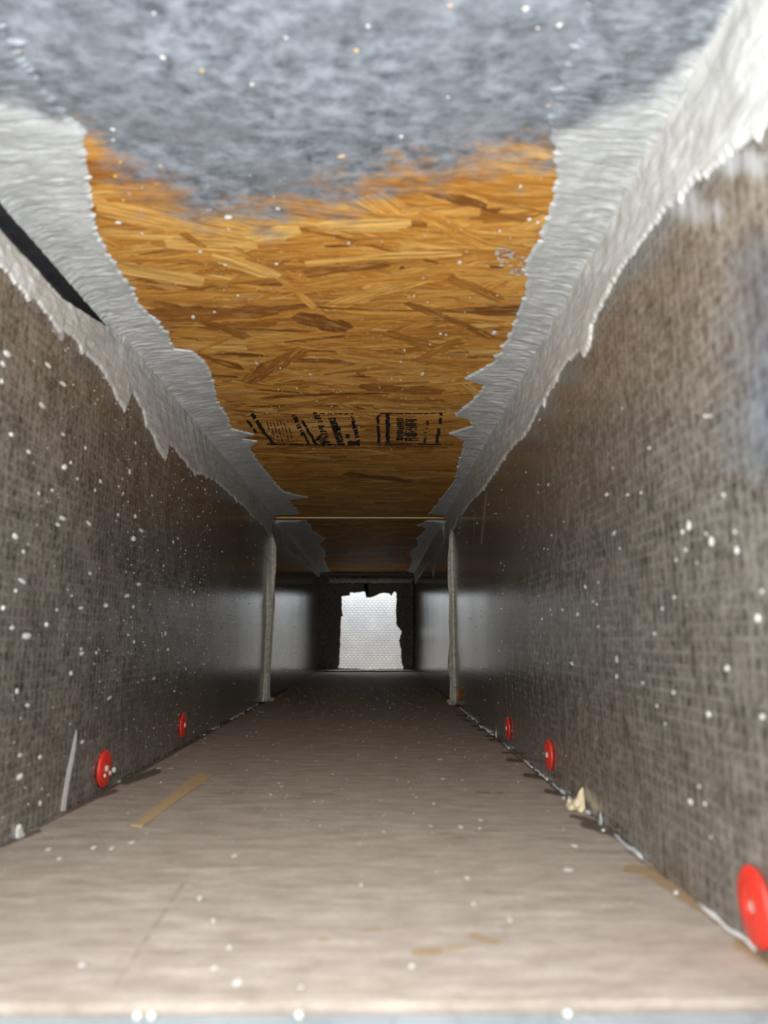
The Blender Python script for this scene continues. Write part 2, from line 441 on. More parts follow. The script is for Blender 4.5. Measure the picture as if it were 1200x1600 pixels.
# strands the photograph shows singly: (px x0,y0,x1,y1, width px, tint)
for i, (x0, y0, x1, y1, wpx, t) in enumerate([
        (465, 490, 545, 515, 26, .02), (540, 738, 640, 752, 9, .0), (285, 362, 318, 385, 12, .28), (640, 470, 765, 530, 9, .12),
        (300, 495, 385, 528, 12, .12), (240, 470, 330, 500, 9, .18), (330, 560, 378, 575, 10, .1), (480, 430, 610, 410, 10, .2),
        (390, 600, 470, 540, 22, .22), (600, 520, 700, 545, 12, .25), (655, 330, 760, 380, 20, .55), (500, 350, 640, 345, 18, .95),
        (330, 395, 440, 430, 22, .95), (380, 365, 470, 358, 16, 1.0), (560, 600, 690, 612, 12, .2), (420, 690, 560, 700, 6, .15),
        (650, 560, 720, 530, 10, .3), (700, 430, 780, 470, 12, .3), (560, 690, 700, 700, 7, .12), (430, 640, 560, 620, 10, .35)]):
    A, B = hit(x0, y0, 'C'), hit(x1, y1, 'C'); c = (A + B) / 2; d = B - A
    Wm = (hit((x0 + x1) / 2, (y0 + y1) / 2 - wpx / 2, 'C') - hit((x0 + x1) / 2, (y0 + y1) / 2 + wpx / 2, 'C')).length
    ang = math.atan2(d.y, d.x)
    strands('wood_strand', [(c.x, c.y, ang, d.length, min(Wm * abs(math.cos(ang)) + .003, 0.03), t, 0.00072 + i * 0.00001, 9000 + i * 13)], ZC)

# mill stamp printed on the board
stamp_n = [0]


def ink(lines, mat, name='stamp_mark', off=0.00105):
    """lines: (x0,y0,x1,y1,width,dashes) in photo pixels on the ceiling"""
    V, F = [], []
    for (x0, y0, x1, y1, wd, wear) in lines:
        wd *= 1.3; wear *= .6
        L = math.hypot(x1 - x0, y1 - y0); n = max(1, int(L / 3.2)); nx, ny = -(y1 - y0) / L, (x1 - x0) / L
        for i in range(n):
            if rng.random() < wear: continue
            t0 = i / n; t1 = (i + 1.02 - (0.35 if rng.random() < wear else 0)) / n
            a0, a1 = (0.5 * wd * rng.uniform(.75, 1.1) for _ in range(2)); s = rng.uniform(-.1, .1) * wd
            q = []
            for t, sg in ((t0, -a0), (t1, -a0), (t1, a1), (t0, a1)):
                q.append(hit(x0 + (x1 - x0) * t + nx * (sg + s), y0 + (y1 - y0) * t + ny * (sg + s), 'C', off))
            b = len(V); V += [tuple(v) for v in q]; F.append((b, b + 1, b + 2, b + 3))
    return cparent(link_mesh(name, V, F, mat, None, smooth=False))


S = lambda x, y: (340 + x * 0.38333, 600 + y * 0.38333)


def SL(x0, y0, x1, y1, w_, wear=0.1): return S(x0, y0) + S(x1, y1) + (w_ * 0.3833, wear)


ink([SL(120, 148, 158, 196, 9, .15), SL(140, 120, 190, 200, 13, .12), SL(190, 200, 232, 248, 9, .1)], M_ink)
ink([SL(310, 125, 350, 212, 15, .2), SL(350, 200, 372, 245, 8, .2), SL(345, 150, 402, 248, 10, .1)], M_ink)
ink([SL(x, y, x + 26, y, 6, .12) for x, y in [(388 + 50 * (k / 12), 120 + k * 10.5) for k in range(13)]] + [SL(408, 215, 440, 247, 22, .3)], M_ink)
ink([SL(x, y, x + 30, y, 7, .12) for x, y in [(452 + 36 * (k / 11), 142 + k * 9.3) for k in range(12)]] + [SL(470, 180, 500, 190, 16, .2)], M_ink)
ink([SL(552, 150, 576, 246, 14, .25), SL(522, 212, 538, 214, 14, .2), SL(530, 240, 580, 243, 14, .2), SL(380, 120, 552, 122, 4, .35), SL(540, 122, 556, 150, 5, .3),
     SL(200, 246, 580, 249, 4, .3)], M_ink)
ink([SL(652, 135, 658, 240, 10, .1), SL(652, 135, 668, 122, 6, .1), SL(668, 121, 915, 119, 4, .3), SL(692, 118, 694, 242, 14, .03),
     SL(655, 246, 960, 246, 4, .35), SL(912, 120, 893, 242, 11, .2)], M_ink)
ink([SL(730, 142 + k * 8, 756 + (k % 3) * 3, 142 + k * 8, 5, .08) for k in range(11)] + [SL(764, 146 + k * 8, 812, 146 + k * 8, 4.5, .15) for k in range(9)] +
    [SL(728, 226, 790, 226, 8, .3)], M_ink)
ink([SL(856, 142, 844, 240, 11, .25)] + [SL(200 + k * 14, 150 + (k % 2) * 6, 222 + k * 14, 236, 3.5, .45) for k in range(7)] +
    [SL(762, 206 + k * 8, 818, 206 + k * 8, 4, .2) for k in range(4)], M_inkb)
ink([SL(430 + k * 26, 690, 452 + k * 26, 690 + rng.uniform(-3, 3), 9, .3) for k in range(13)] + [SL(705, 684, 708, 704, 8, .1)], M_ink, off=0.0042)

# ------------------------------------------------------------------ side walls
wall_l = tag(empty('wall_left'), 'dark glossy scrim-faced duct side on the left, spattered with white flecks', 'wall', kind='structure')
wall_r = tag(empty('wall_right'), 'dark glossy scrim-faced duct side on the right, blurred near the mouth', 'wall', kind='structure')


def gap(d):   # open slot above the left wall facing near the mouth
    return 0.028 * np.clip((0.60 - d) / 0.12, 0, 1) ** 0.7


for side, X, par, sg in (('L', XL, wall_l, 1), ('R', XR, wall_r, -1)):
    for k, (a, b, n) in enumerate(((YW, YJ, 330), (YJ + 0.0015, YK, 80), (YK + 0.0015, YE, 40))):
        ys = gspace(a, b, n); vv = np.linspace(0, 1, 140 if k == 0 else 60)
        Yg, Vg = np.meshgrid(ys, vv, indexing='ij')
        top = H - 0.0005 - (gap(Yg) if side == 'L' else 0)
        Zg = -0.003 + (top + 0.003) * Vg
        bow = 0.0007 * (noise2(Yg * 9, Zg * 9, 5 + k) - 0.5)
        P = np.stack([np.full_like(Yg, X) + sg * bow + sg * (0.0008 if k == 1 else 0), Yg, Zg], 2)
        px, py = project(P.reshape(-1, 3))
        bluegrey = np.zeros(px.shape); smear = np.zeros(px.shape)
        if side == 'R' and k == 0:
            bluegrey = seg_mask(px, py, [(1225, 400, 1225, 700, 95, .75)])  # soft blue-grey patch towards the near end of this wall
            smear = seg_mask(px, py, [(1040, 300, 1100, 330, 70, .55), (1100, 250, 1200, 260, 60, .5), (760, 770, 752, 850, 4, .6), (742, 800, 740, 850, 3, .5)])
        if side == 'L' and k == 0:
            smear = seg_mask(px, py, [(100, 470, 95, 530, 8, .6), (75, 470, 88, 520, 6, .5), (390, 800, 395, 830, 3, .4)])
        slab('duct_panel', P, (sg, 0, 0), 0.016, M_wall, par, {'bluegrey': bluegrey, 'smear': smear}, flip=(side == 'R'))
    x0, x1 = (X - 0.038, X - 0.0165) if side == 'L' else (X + 0.0165, X + 0.038)
    box('fibre_core', x0, x1, YW, YE + 0.34, -0.02, H + 0.016, M_core, par)

box('slot_shade_strip', XL - .0164, XL + .0006, YW, .63, H - .004, H - .0003, M_core, wall_l)  # dark strip added over the board so the slot looks shaded

# ------------------------------------------------------------------ far end: plate with a torn opening, lit foil behind
back = tag(empty('wall_back', (0, YE, 0)), 'dark end plate with a ragged opening onto bright scrim foil', 'wall', kind='structure')


def bparent(o):
    o.parent = back; o.matrix_parent_inverse = Matrix.Translation((0, -YE, 0)); return o


hole = [(320, 430), (360, 424), (400, 420), (402, 392), (450, 396), (500, 388), (580, 385), (572, 405), (548, 430), (560, 440), (600, 440), (650, 420), (690, 400),
        (730, 398), (770, 402), (792, 425), (802, 392), (822, 386), (836, 396), (838, 480), (830, 560), (838, 640), (835, 690), (860, 728), (886, 756), (862, 850),
        (880, 930), (882, 1000), (886, 1060), (902, 1108), (800, 1112), (700, 1112), (600, 1115), (500, 1110), (400, 1108), (330, 1106), (290, 1102), (303, 1060), (300, 980),
        (306, 900), (312, 800), (318, 620), (335, 612), (324, 570), (326, 500)]
hp = [hit(480 + x / 6, 860 + y / 6, YE) for x, y in hole]
jag = []
for i, p in enumerate(hp):
    q = hp[(i + 1) % len(hp)]
    for s in range(4):
        r = p.lerp(q, s / 4)
        jag.append((r.x + rng.uniform(-1, 1) * 0.0016, max(0.004, r.z + rng.uniform(-1, 1) * 0.0016)))
cx, cz = -0.015, 0.16
outer = []
for x, z in jag:
    dx, dz = x - cx, z - cz
    t = min(((XR + .01 if dx > 0 else XL - .01) - cx) / dx if abs(dx) > 1e-5 else 1e9, ((H + .01 if dz > 0 else -.01) - cz) / dz if abs(dz) > 1e-5 else 1e9)
    outer.append((cx + dx * t, cz + dz * t))
n = len(jag); V = []; F = []
for ring, y in ((jag, YE), (outer, YE), (outer, YE + .012), (jag, YE + .012)):
    V += [(x, y, z) for x, z in ring]
for a in range(4):
    for i in range(n):
        j = (i + 1) % n; b = (a + 1) % 4
        F.append((a * n + i, a * n + j, b * n + j, b * n + i))
bparent(link_mesh('end_plate', V, F, M_plate, None, smooth=False))


def lump_bar(name, x0, x1, yc, zc, ry, rz, mat, seed, amp=0.35, n=60, m=10, axis='x'):
    V, F = [], []
    for i in range(n):
        t = x0 + (x1 - x0) * i / (n - 1)
        for j in range(m):
            a = 2 * math.pi * j / m
            k = 1 + amp * (2 * float(noise2(t * 120, j * 0.9, seed)) - 1) + 0.25 * (2 * float(noise2(t * 30, j * .5, seed + 1)) - 1)
            p = (t, yc + ry * k * math.cos(a), zc + rz * k * math.sin(a))
            V.append(p if axis == 'x' else (p[2], p[1], p[0]))
    for i in range(n - 1):
        for j in range(m):
            F.append((i * m + j, i * m + (j + 1) % m, (i + 1) * m + (j + 1) % m, (i + 1) * m + j))
    F += [tuple(range(m)), tuple(range((n - 1) * m, n * m))]
    return link_mesh(name, V, F, mat, None)


bparent(lump_bar('sealant_ridge', XL + .035, XR - .005, YE - .012, .347, .012, .010, M_ridge, 2))
bparent(lump_bar('sealant_ridge', 0.02, XL + .03, YE - .010, XL + .030, .010, .007, M_plate, 3, axis='z'))
bparent(lump_bar('sealant_ridge', 0.02, H - .03, YE - .010, XR - .010, .010, .007, M_plate, 4, axis='z'))
bparent(box('head_batten', XL + .004, XR - .004, YE - .05, YE - .002, H - .016, H - .0045, M_plate, None, 0.002))
# elbow chamber behind the plate: foil back, riser with the register's daylight above
bparent(box('foil_back', XL - .02, XR + .02, 3.17, 3.185, -.02, H + .38, M_foil, None))
bparent(box('riser_side', XL - .04, XL - .02, YE + .012, 3.185, H - .01, H + .38, M_core, None))
bparent(box('riser_side', XR + .02, XR + .04, YE + .012, 3.185, H - .01, H + .38, M_core, None))
bparent(box('riser_front', XL - .04, XR + .04, YE + .0, YE + .02, H + .011, H + .38, M_core, None))
bparent(box('riser_top', XL - .04, XR + .04, YE, 3.185, H + .38, H + .39, M_core, None))
bparent(box('riser_side', XL - .017, XL, YE + .013, 3.169, .001, H + .02, M_wall, None))
bparent(box('riser_side', XR, XR + .016, YE + .013, 3.169, .001, H + .02, M_wall, None))

sill = tag(box('trim_1', XL - .05, XR + .05, .12, Y0 - .0045, -.032, -.0022, M_sill, None, .001), 'pale blue-grey metal sill below the front edge of the duct floor', 'trim', kind='structure')

# ------------------------------------------------------------------ sealant bands in the upper corners
def interp_edge(pts, pl):
    P = [hit(x, y, pl) for x, y in pts]
    P.sort(key=lambda p: p.y)
    return np.array([p.y for p in P]), np.array([p.x if pl == 'C' else p.z for p in P])


def flange(name, parent, kind, side, d0, d1, n, pts, thick, seed, zoff=0.0):
    """kind 'C' lies on the ceiling, 'W' on the wall; one ragged skin with brushed ridges"""
    sg = 1 if side == 'L' else -1; X = XL if side == 'L' else XR
    ys = gspace(d0, d1, n); nv = 22; v = np.linspace(0, 1, nv)
    ed, ev = interp_edge(pts, 'C' if kind == 'C' else side)
    e = np.interp(ys, ed, ev)
    wdt = (e - X) * sg if kind == 'C' else (H - e)
    wdt = np.maximum(wdt, 0.004)
    lg = np.log(ys)
    spike = np.maximum(0, noise1(lg * 300, seed) - 0.80) * 0.016 * (0.4 + ys * .6) + np.maximum(0, noise1(lg * 45, seed + 2) - 0.82) * 0.03
    wdt = wdt + (noise1(lg * 520, seed + 1) - 0.5) * 0.0022 * ys ** .5 + (noise1(lg * 120, seed + 4) - 0.5) * 0.0028 + spike
    Yg, Vg = np.meshgrid(ys, v, indexing='ij'); Wg = wdt[:, None]
    start = (gap(Yg) * 1.02 if (side == 'L' and kind == 'W') else 0)
    U = start + (Wg - start) * Vg
    if kind == 'C':
        br = noise2(np.log(Yg) * 560, U * 60 + np.log(Yg) * 40, seed + 7) * 0.55 + noise2(np.log(Yg) * 200 + U * 60, U * 130, seed + 8) * 0.5 + noise2(np.log(Yg) * 40, U * 120, seed + 12) * 0.45
        wn = np.clip((Yg - .42) / .2, 0, 1)
        br = wn * br + (1 - wn) * (0.35 * br + 0.5 * noise2(Yg * 22 + U * 40, U * 190, seed + 14) + .35 * noise2(Yg * 60, U * 420, seed + 15))
    else:
        br = noise2(Yg * 26, U * 520 + Yg * 60, seed + 7) * 0.6 + noise2(Yg * 45, U * 170 - Yg * 90, seed + 8) * 0.9
    env = np.clip(1 - Vg ** 6, 0, 1) * (0.55 + 0.45 * np.cos(Vg * 1.4))
    hgt = (0.0010 if kind == 'C' else 0.0004) + thick * env * (0.45 + 0.75 * br) + 0.0008 * noise2(Yg * 300, U * 300, seed + 9) * env
    hgt += 0.0008 * np.exp(-((Vg - 0.93) / 0.05) ** 2)                       # thicker lip along the drag edge
    cove = 0.006 * np.exp(-U / 0.006) if not (side == 'L' and kind == 'W') else 0.006 * np.exp(-U / 0.006) * (gap(Yg) < .001)
    hgt = hgt + cove
    hgt[:, -1] = -0.0008
    hgt[0, :] *= 0.2; hgt[-1, :] *= 0.2
    if kind == 'C': P = np.stack([X + sg * U, Yg, H - zoff - hgt], 2)
    else: P = np.stack([X + sg * hgt, Yg, H - U - 0.0002], 2)
    flip = (side == 'L') == (kind == 'C')
    cm = np.full(P.shape[0] * nv, -0.6)
    if kind == 'C':
        px, py = project(P.reshape(-1, 3))
        cm = np.clip((np.interp(px, [0, 60, 130, 160, 860, 900, 1000, 1100, 1150], [168, 185, 200, 210, 218, 205, 175, 80, 0]) - py) / 60 + .35, -.6, 1.6)
    o = link_mesh(name, P.reshape(-1, 3), grid_faces(n, nv, flip), M_seal, parent, attrs={'bluegrey': cm, 'onwall': (0 * cm if kind == 'C' else 0 * cm + 1)})
    return o


def band(label, side, d0, d1, n, cpts, wpts, th, seed, zoff=0.0, d0c=None):
    r = tag(empty('corner_sealant'), label, 'sealant', 'brushed sealant bands in the duct corners')
    flange('ceiling_flange', r, 'C', side, d0c or d0, d1, n, cpts, th, seed, zoff)
    flange('wall_flange', r, 'W', side, d0, d1, n, wpts, th * .8, seed + 20, zoff)
    return r


LC = [(60, 120), (120, 185), (137, 200), (140, 250), (143, 300), (152, 352), (166, 385), (182, 412), (208, 448), (212, 462), (240, 492), (262, 520), (275, 543), (300, 546), (322, 562), (334, 585),
      (336, 605), (340, 625), (355, 645), (362, 668), (400, 677), (376, 684), (402, 688), (392, 698), (398, 712), (412, 730), (432, 755), (446, 768), (484, 776), (452, 780), (462, 792), (472, 803)]
LW = [(-60, 372), (0, 416), (30, 445), (62, 478), (80, 500), (92, 522), (98, 512), (120, 535), (158, 578), (170, 600), (180, 620), (194, 646), (206, 612), (222, 640), (228, 668), (240, 680),
      (247, 705), (258, 722), (264, 692), (280, 712), (300, 738), (330, 748), (345, 760), (380, 790), (400, 812), (412, 822), (424, 845)]
RC = [(855, 180), (862, 225), (866, 270), (862, 310), (850, 345), (842, 372), (822, 400), (818, 418), (822, 440), (815, 465), (806, 490), (795, 520), (782, 548), (772, 562),
      (724, 590), (758, 600), (742, 618), (708, 648), (734, 654), (738, 664), (700, 676), (724, 686), (722, 700), (716, 722), (712, 745), (700, 765), (688, 780), (672, 800)]
RW = [(1260, 130), (1200, 195), (1120, 262), (1062, 306), (1040, 330), (1000, 382), (965, 432), (940, 480), (926, 510), (922, 545), (912, 558), (905, 548), (892, 560), (880, 576), (856, 620), (842, 640),
      (828, 670), (820, 682), (808, 690), (790, 715), (772, 742), (752, 768), (732, 790), (716, 808), (708, 830)]
band('wide light grey brushed sealant band along the upper left corner, near section', 'L', YW + .002, 1.53, 1500, LC, LW, .0026, 3)
BR = band('wide light grey brushed sealant band along the upper right corner, near section', 'R', YW + .002, 1.53, 1500, RC, RW, .0026, 5)
LC2 = [(474, 806), (486, 818), (488, 826), (508, 840), (500, 850), (510, 862), (506, 872), (512, 885)]
LW2 = [(438, 830), (445, 855), (452, 862), (470, 870), (480, 885), (490, 893)]
RC2 = [(672, 806), (655, 818), (668, 824), (650, 838), (655, 850), (640, 860), (645, 875), (640, 885)]
RW2 = [(702, 840), (695, 846), (682, 870), (678, 905), (672, 880), (662, 892)]
band('shadowed grey sealant band in the upper left corner beyond the duct joint', 'L', 1.60, YE - .06, 420, LC2, LW2, .0035, 7, .0028)
band('shadowed grey sealant band in the upper right corner beyond the duct joint', 'R', 1.60, YE - .06, 420, RC2, RW2, .0035, 9, .0028)


# ------------------------------------------------------------------ sealed vertical joints
def joint(label, side, top, bot, proud, dep, seed):
    sg = 1 if side == 'L' else -1; X = XL if side == 'L' else XR
    A, B = hit(*bot, side), hit(*top, side)
    n, m = 160, 26; P = np.zeros((n, m, 3))
    for i in range(n):
        t = i / (n - 1); z = 0.0012 + ((0.345 if side == 'L' else .345) - .0012) * t
        y = A.y + (B.y - A.y) * (z - A.z) / (B.z - A.z) + 0.004 * (noise1(t * 5, seed) - .5)
        wd = dep * (0.8 + .35 * noise1(t * 7, seed + 1)) * (1.35 if t < .02 else 1); pr = proud * (0.8 + .4 * noise1(t * 9, seed + 2)) * min(1, max(.12, (1 - t) / .10))
        for j in range(m):
            s = j / (m - 1)
            prof = math.sin(math.pi * s) ** 0.6 * (0.45 + 0.95 * float(noise2(s * 12, t * 2.5, seed + 3)) + .25 * float(noise2(s * 20, t * 9, seed + 4)))
            P[i, j] = (X + sg * (pr * prof - .0002), y + wd * (s - .2), z)
    r = tag(empty('joint_sealant', (X, A.y, 0)), label, 'sealant', 'sealed vertical joints of the duct walls')
    inv = Matrix.Translation((-X, -A.y, 0))
    o = link_mesh('bead', P.reshape(-1, 3), grid_faces(n, m, side == 'L'), M_bead, r); o.matrix_parent_inverse = inv
    for k in range(7):   # crumbs squeezed out at the foot
        b = blob('crumb', M_bead, (X + sg * rng.uniform(.002, .016), A.y + rng.uniform(-.03, .04), .0035), (.004, .008, .0035), rng.randrange(4))
        b.parent = r; b.matrix_parent_inverse = inv
    return r


BLOBS = {}


def blob_mesh(mat, k):
    key = (mat.name, k)
    if key not in BLOBS:
        r = random.Random(k * 7 + 1); V, F = [], []; n = 7
        V.append((0, 0, -1))
        for z, rad in ((-.55, .85), (.1, 1.0), (.65, .7)):
            for i in range(n):
                a = 2 * math.pi * i / n + z; q = rad * r.uniform(.72, 1.1); V.append((q * math.cos(a), q * math.sin(a), z * r.uniform(.85, 1.1)))
        V.append((0, 0, 1)); t = len(V) - 1
        for i in range(n):
            j = (i + 1) % n; F.append((0, 1 + j, 1 + i))
            for s in range(2): F.append((1 + s * n + i, 1 + s * n + j, 1 + (s + 1) * n + j, 1 + (s + 1) * n + i))
            F.append((1 + 2 * n + i, 1 + 2 * n + j, t))
        me = bpy.data.meshes.new('fleck'); me.from_pydata(V, [], F); me.polygons.foreach_set('use_smooth', [True] * len(F)); me.materials.append(mat)
        BLOBS[key] = me
    return BLOBS[key]


def blob(name, mat, loc, half, k, rot=(0, 0, 0), parent=None):
    o = bpy.data.objects.new(name, blob_mesh(mat, k)); C.objects.link(o)
    o.location = loc; o.scale = half; o.rotation_euler = rot
    if parent:
        o.parent = parent; o.matrix_parent_inverse = Matrix.Translation(-Vector(parent.location))
    return o


joint('broad streaky grey bead sealing the left wall joint from ceiling to floor', 'L', (424, 815), (411, 1098), .0095, .040, 31)
jr = joint('thin pale cord-like bead sealing the right wall joint from ceiling to floor', 'R', (706, 812), (712, 1098), .0075, .030, 41)


def tube(name, pts, rads, mat, parent=None, m=7):
    V, F = [], []
    for i, p in enumerate(pts):
        p = Vector(p); d = (Vector(pts[min(i + 1, len(pts) - 1)]) - Vector(pts[max(i - 1, 0)])).normalized()
        u = d.orthogonal().normalized(); w_ = d.cross(u)
        for j in range(m):
            a = 2 * math.pi * j / m; V.append(p + (u * math.cos(a) + w_ * math.sin(a)) * rads[i])
    for i in range(len(pts) - 1):
        for j in range(m): F.append((i * m + j, i * m + (j + 1) % m, (i + 1) * m + (j + 1) % m, (i + 1) * m + j))
    F += [tuple(range(m))[::-1], tuple(range((len(pts) - 1) * m, len(pts) * m))]
    return link_mesh(name, V, F, mat, parent)


hk = [hit(x, y, 1.50) for x, y in [(684, 800), (688, 796), (694, 795), (700, 797), (704, 804), (704, 816), (703, 828)]]
tube('hook', hk, [.0015, .0028, .0034, .0036, .0036, .003, .002], M_bead, BR)


# ------------------------------------------------------------------ red washers with pins
def washer(label, px, py, side, hpx, mat=M_red, tilt=0.0, hole=False, proud=0.0006):
    X = XL if side == 'L' else XR; sg = 1 if side == 'L' else -1
    c = hit(px, py, side, 0.004); R = hpx / 2 * c.y / FPX
    r = tag(empty('washer', (X + sg * proud, c.y, c.z)), label, 'washer', 'plastic washers pinned to the duct walls')
    prof = [(.20, .0), (.20, .17), (.34, .21), (.55, .21), (.62, .17), (.80, .17), (.93, .14), (1.0, .07), (.98, .0)]
    nseg = 32; V, F = [], []
    for i in range(nseg):
        a = 2 * math.pi * i / nseg
        for q, h in prof: V.append((sg * h * R, R * q * math.cos(a), R * q * math.sin(a)))
    m = len(prof)
    for i in range(nseg):
        for j in range(m):
            F.append((i * m + j, ((i + 1) % nseg) * m + j, ((i + 1) % nseg) * m + (j + 1) % m, i * m + (j + 1) % m))
    link_mesh('disc', V, F, mat, r)
    V, F = [], []
    for i in range(12):
        a = 2 * math.pi * i / 12
        for q, h in ((.19, -.02), (.19, .19 if not hole else .12), (.15, .26 if not hole else .14), (.001, .28 if not hole else .14)):
            V.append((sg * h * R, R * q * math.cos(a), R * q * math.sin(a)))
    for i in range(12):
        for j in range(3): F.append((i * 4 + j, ((i + 1) % 12) * 4 + j, ((i + 1) % 12) * 4 + j + 1, i * 4 + j + 1))
    link_mesh('pin', V, F, M_pin, r)
    r.rotation_euler = (0, 0, tilt)
    return r


wl1 = washer('larger and nearer red washer low on the left wall, speckled with white crumbs', 168, 1201, 'L', 54)
wl2 = washer('small red washer low on the left wall, farther from the mouth', 290, 1133, 'L', 36)
wr1 = washer('large blurred red washer cut by the right edge of the picture', 1169, 1417, 'R', 112, hole=True, tilt=-.08)
wr2 = washer('red washer low on the right wall, in the middle of three', 853, 1180, 'R', 46)
wr3 = washer('small red washer low on the right wall next to a thin white shard', 790, 1138, 'R', 34)
wr4 = washer('tiny orange washer half hidden behind the pale bead on the right wall', 715, 1084, 'R', 22, mat=M_orange)


# ------------------------------------------------------------------ flecks stuck to walls and board (measured ones singly)
def fleck_at(px, py, wpx, hpx, pl, par, mat=M_white, name='fleck', rot=0.0):
    c = hit(px, py, pl); s = c.y / FPX; k = rng.randrange(5)
    a, b = wpx * s / 2, hpx * s / 2
    if pl in 'LR':
        sg = 1 if pl == 'L' else -1
        fore = abs(c.x) / c.y            # visible share of a length along the wall
        p = min(a * .8, b * .9); ln = min(max((a - p * .5) / max(fore, .12), b), 4 * b)
        return blob(name, mat, (c.x + sg * p * .25, c.y, c.z), (p * .7, ln, b), k, (rot, 0, 0), par)
    z = (H - .0012 if pl == 'C' else 0); sg = -1 if pl == 'C' else 1
    p = b * .6; fore = abs(z - CAM.z) / c.y
    ln = min(max((b - p * .4) / max(fore, .1), b), 3 * max(a, b))
    return blob(name, mat, (c.x, c.y, z + sg * (p * .62 if pl == 'F' else p * .25)), (a, ln, p * .7), k, (0, 0, rot), par)


Lf = [(41, 994, 38, 10), (23, 838, 15, 9), (97, 810, 20, 7), (90, 820, 9, 6), (138, 818, 11, 6), (220, 829, 10, 6), (208, 842, 10, 9), (34, 908, 19, 7), (24, 923, 8, 7), (126, 950, 15, 5),
      (165, 946, 10, 7), (198, 931, 13, 6), (216, 913, 9, 6), (140, 896, 8, 5), (88, 953, 6, 5), (72, 976, 9, 8), (18, 981, 9, 7), (4, 950, 9, 9), (208, 948, 5, 6), (170, 1091, 11, 5), (240, 1060, 7, 4),
      (110, 1052, 7, 8), (26, 1080, 6, 9), (42, 1102, 9, 6), (10, 553, 17, 11), (75, 571, 13, 7), (98, 600, 14, 7), (65, 633, 14, 7), (98, 679, 19, 5), (100, 730, 12, 10), (17, 679, 9, 8), (4, 569, 12, 8),
      (2, 596, 8, 9), (133, 700, 5, 7), (44, 706, 9, 7), (202, 737, 5, 10), (156, 752, 6, 7), (36, 862, 8, 6), (127, 1021, 9, 6), (126, 1014, 6, 5), (150, 1020, 6, 5), (112, 931, 5, 4), (346, 980, 3, 9),
      (258, 990, 4, 8), (262, 1015, 5, 5), (209, 1003, 5, 6), (200, 992, 5, 4), (270, 847, 5, 5), (277, 841, 4, 4), (255, 884, 4, 4), (246, 860, 4, 4), (277, 817, 3, 4), (81, 766, 6, 5), (148, 766, 5, 5), (192, 771, 5, 5),
      (157, 753, 5, 5), (184, 804, 5, 5), (211, 807, 5, 7), (320, 765, 4, 5), (237, 774, 4, 4), (30, 1214, 16, 10), (62, 1183, 7, 7), (128, 1159, 7, 5), (30, 1180, 8, 6), (62, 1255, 6, 8), (290, 1045, 3, 5), (272, 1080, 4, 4),
      (310, 852, 3, 3), (347, 862, 3, 3), (290, 860, 3, 3), (303, 925, 4, 4), (300, 945, 3, 6), (110, 723, 7, 6), (185, 760, 4, 4), (211, 692, 5, 5), (120, 748, 5, 5), (60, 771, 5, 6)]
for f in Lf: fleck_at(*f, 'L', wall_l, rot=rng.uniform(-.25, .25))
Rf = [(960, 833, 11, 6), (969, 857, 7, 5), (948, 773, 9, 7), (981, 773, 9, 6), (1077, 821, 9, 24), (1067, 831, 9, 12), (1072, 859, 8, 10), (1057, 875, 7, 7), (1112, 846, 9, 24), (1104, 834, 7, 8), (1152, 860, 9, 18), (1149, 831, 8, 9),
      (1191, 924, 9, 10), (1185, 966, 15, 17), (1131, 773, 8, 9), (1054, 933, 8, 7), (1035, 951, 7, 7), (903, 960, 7, 7), (915, 917, 7, 8), (894, 1037, 11, 6), (964, 1057, 6, 11), (964, 1030, 3, 16), (879, 953, 5, 5), (860, 953, 4, 4),
      (847, 967, 5, 5), (1023, 990, 7, 7), (1137, 1044, 14, 12), (1108, 1116, 13, 13), (1192, 1120, 12, 12), (1053, 1082, 9, 8), (1027, 1103, 7, 7), (1005, 1067, 6, 7), (933, 944, 4, 7), (927, 940, 4, 5), (935, 979, 5, 5), (786, 891, 3, 3),
      (881, 815, 4, 4), (857, 757, 5, 5), (856, 858, 4, 4), (1103, 650, 9, 9), (1110, 650, 9, 7), (1015, 700, 8, 7), (958, 731, 6, 4), (950, 772, 5, 4), (843, 656, 5, 4), (841, 757, 4, 4), (857, 758, 4, 4), (822, 738, 3, 4),
      (1131, 774, 8, 8), (1093, 1229, 9, 7), (1080, 1253, 14, 12), (1102, 1256, 9, 8), (1112, 1308, 7, 7), (1089, 880, 5, 4), (1002, 770, 6, 6), (935, 910, 4, 6), (779, 1098, 3, 3), (800, 1142, 4, 4), (1040, 1131, 6, 6)]
for f in Rf: fleck_at(f[0], f[1], f[2] * .72, f[3] * .72, 'R', wall_r, rot=rng.uniform(-.3, .3))
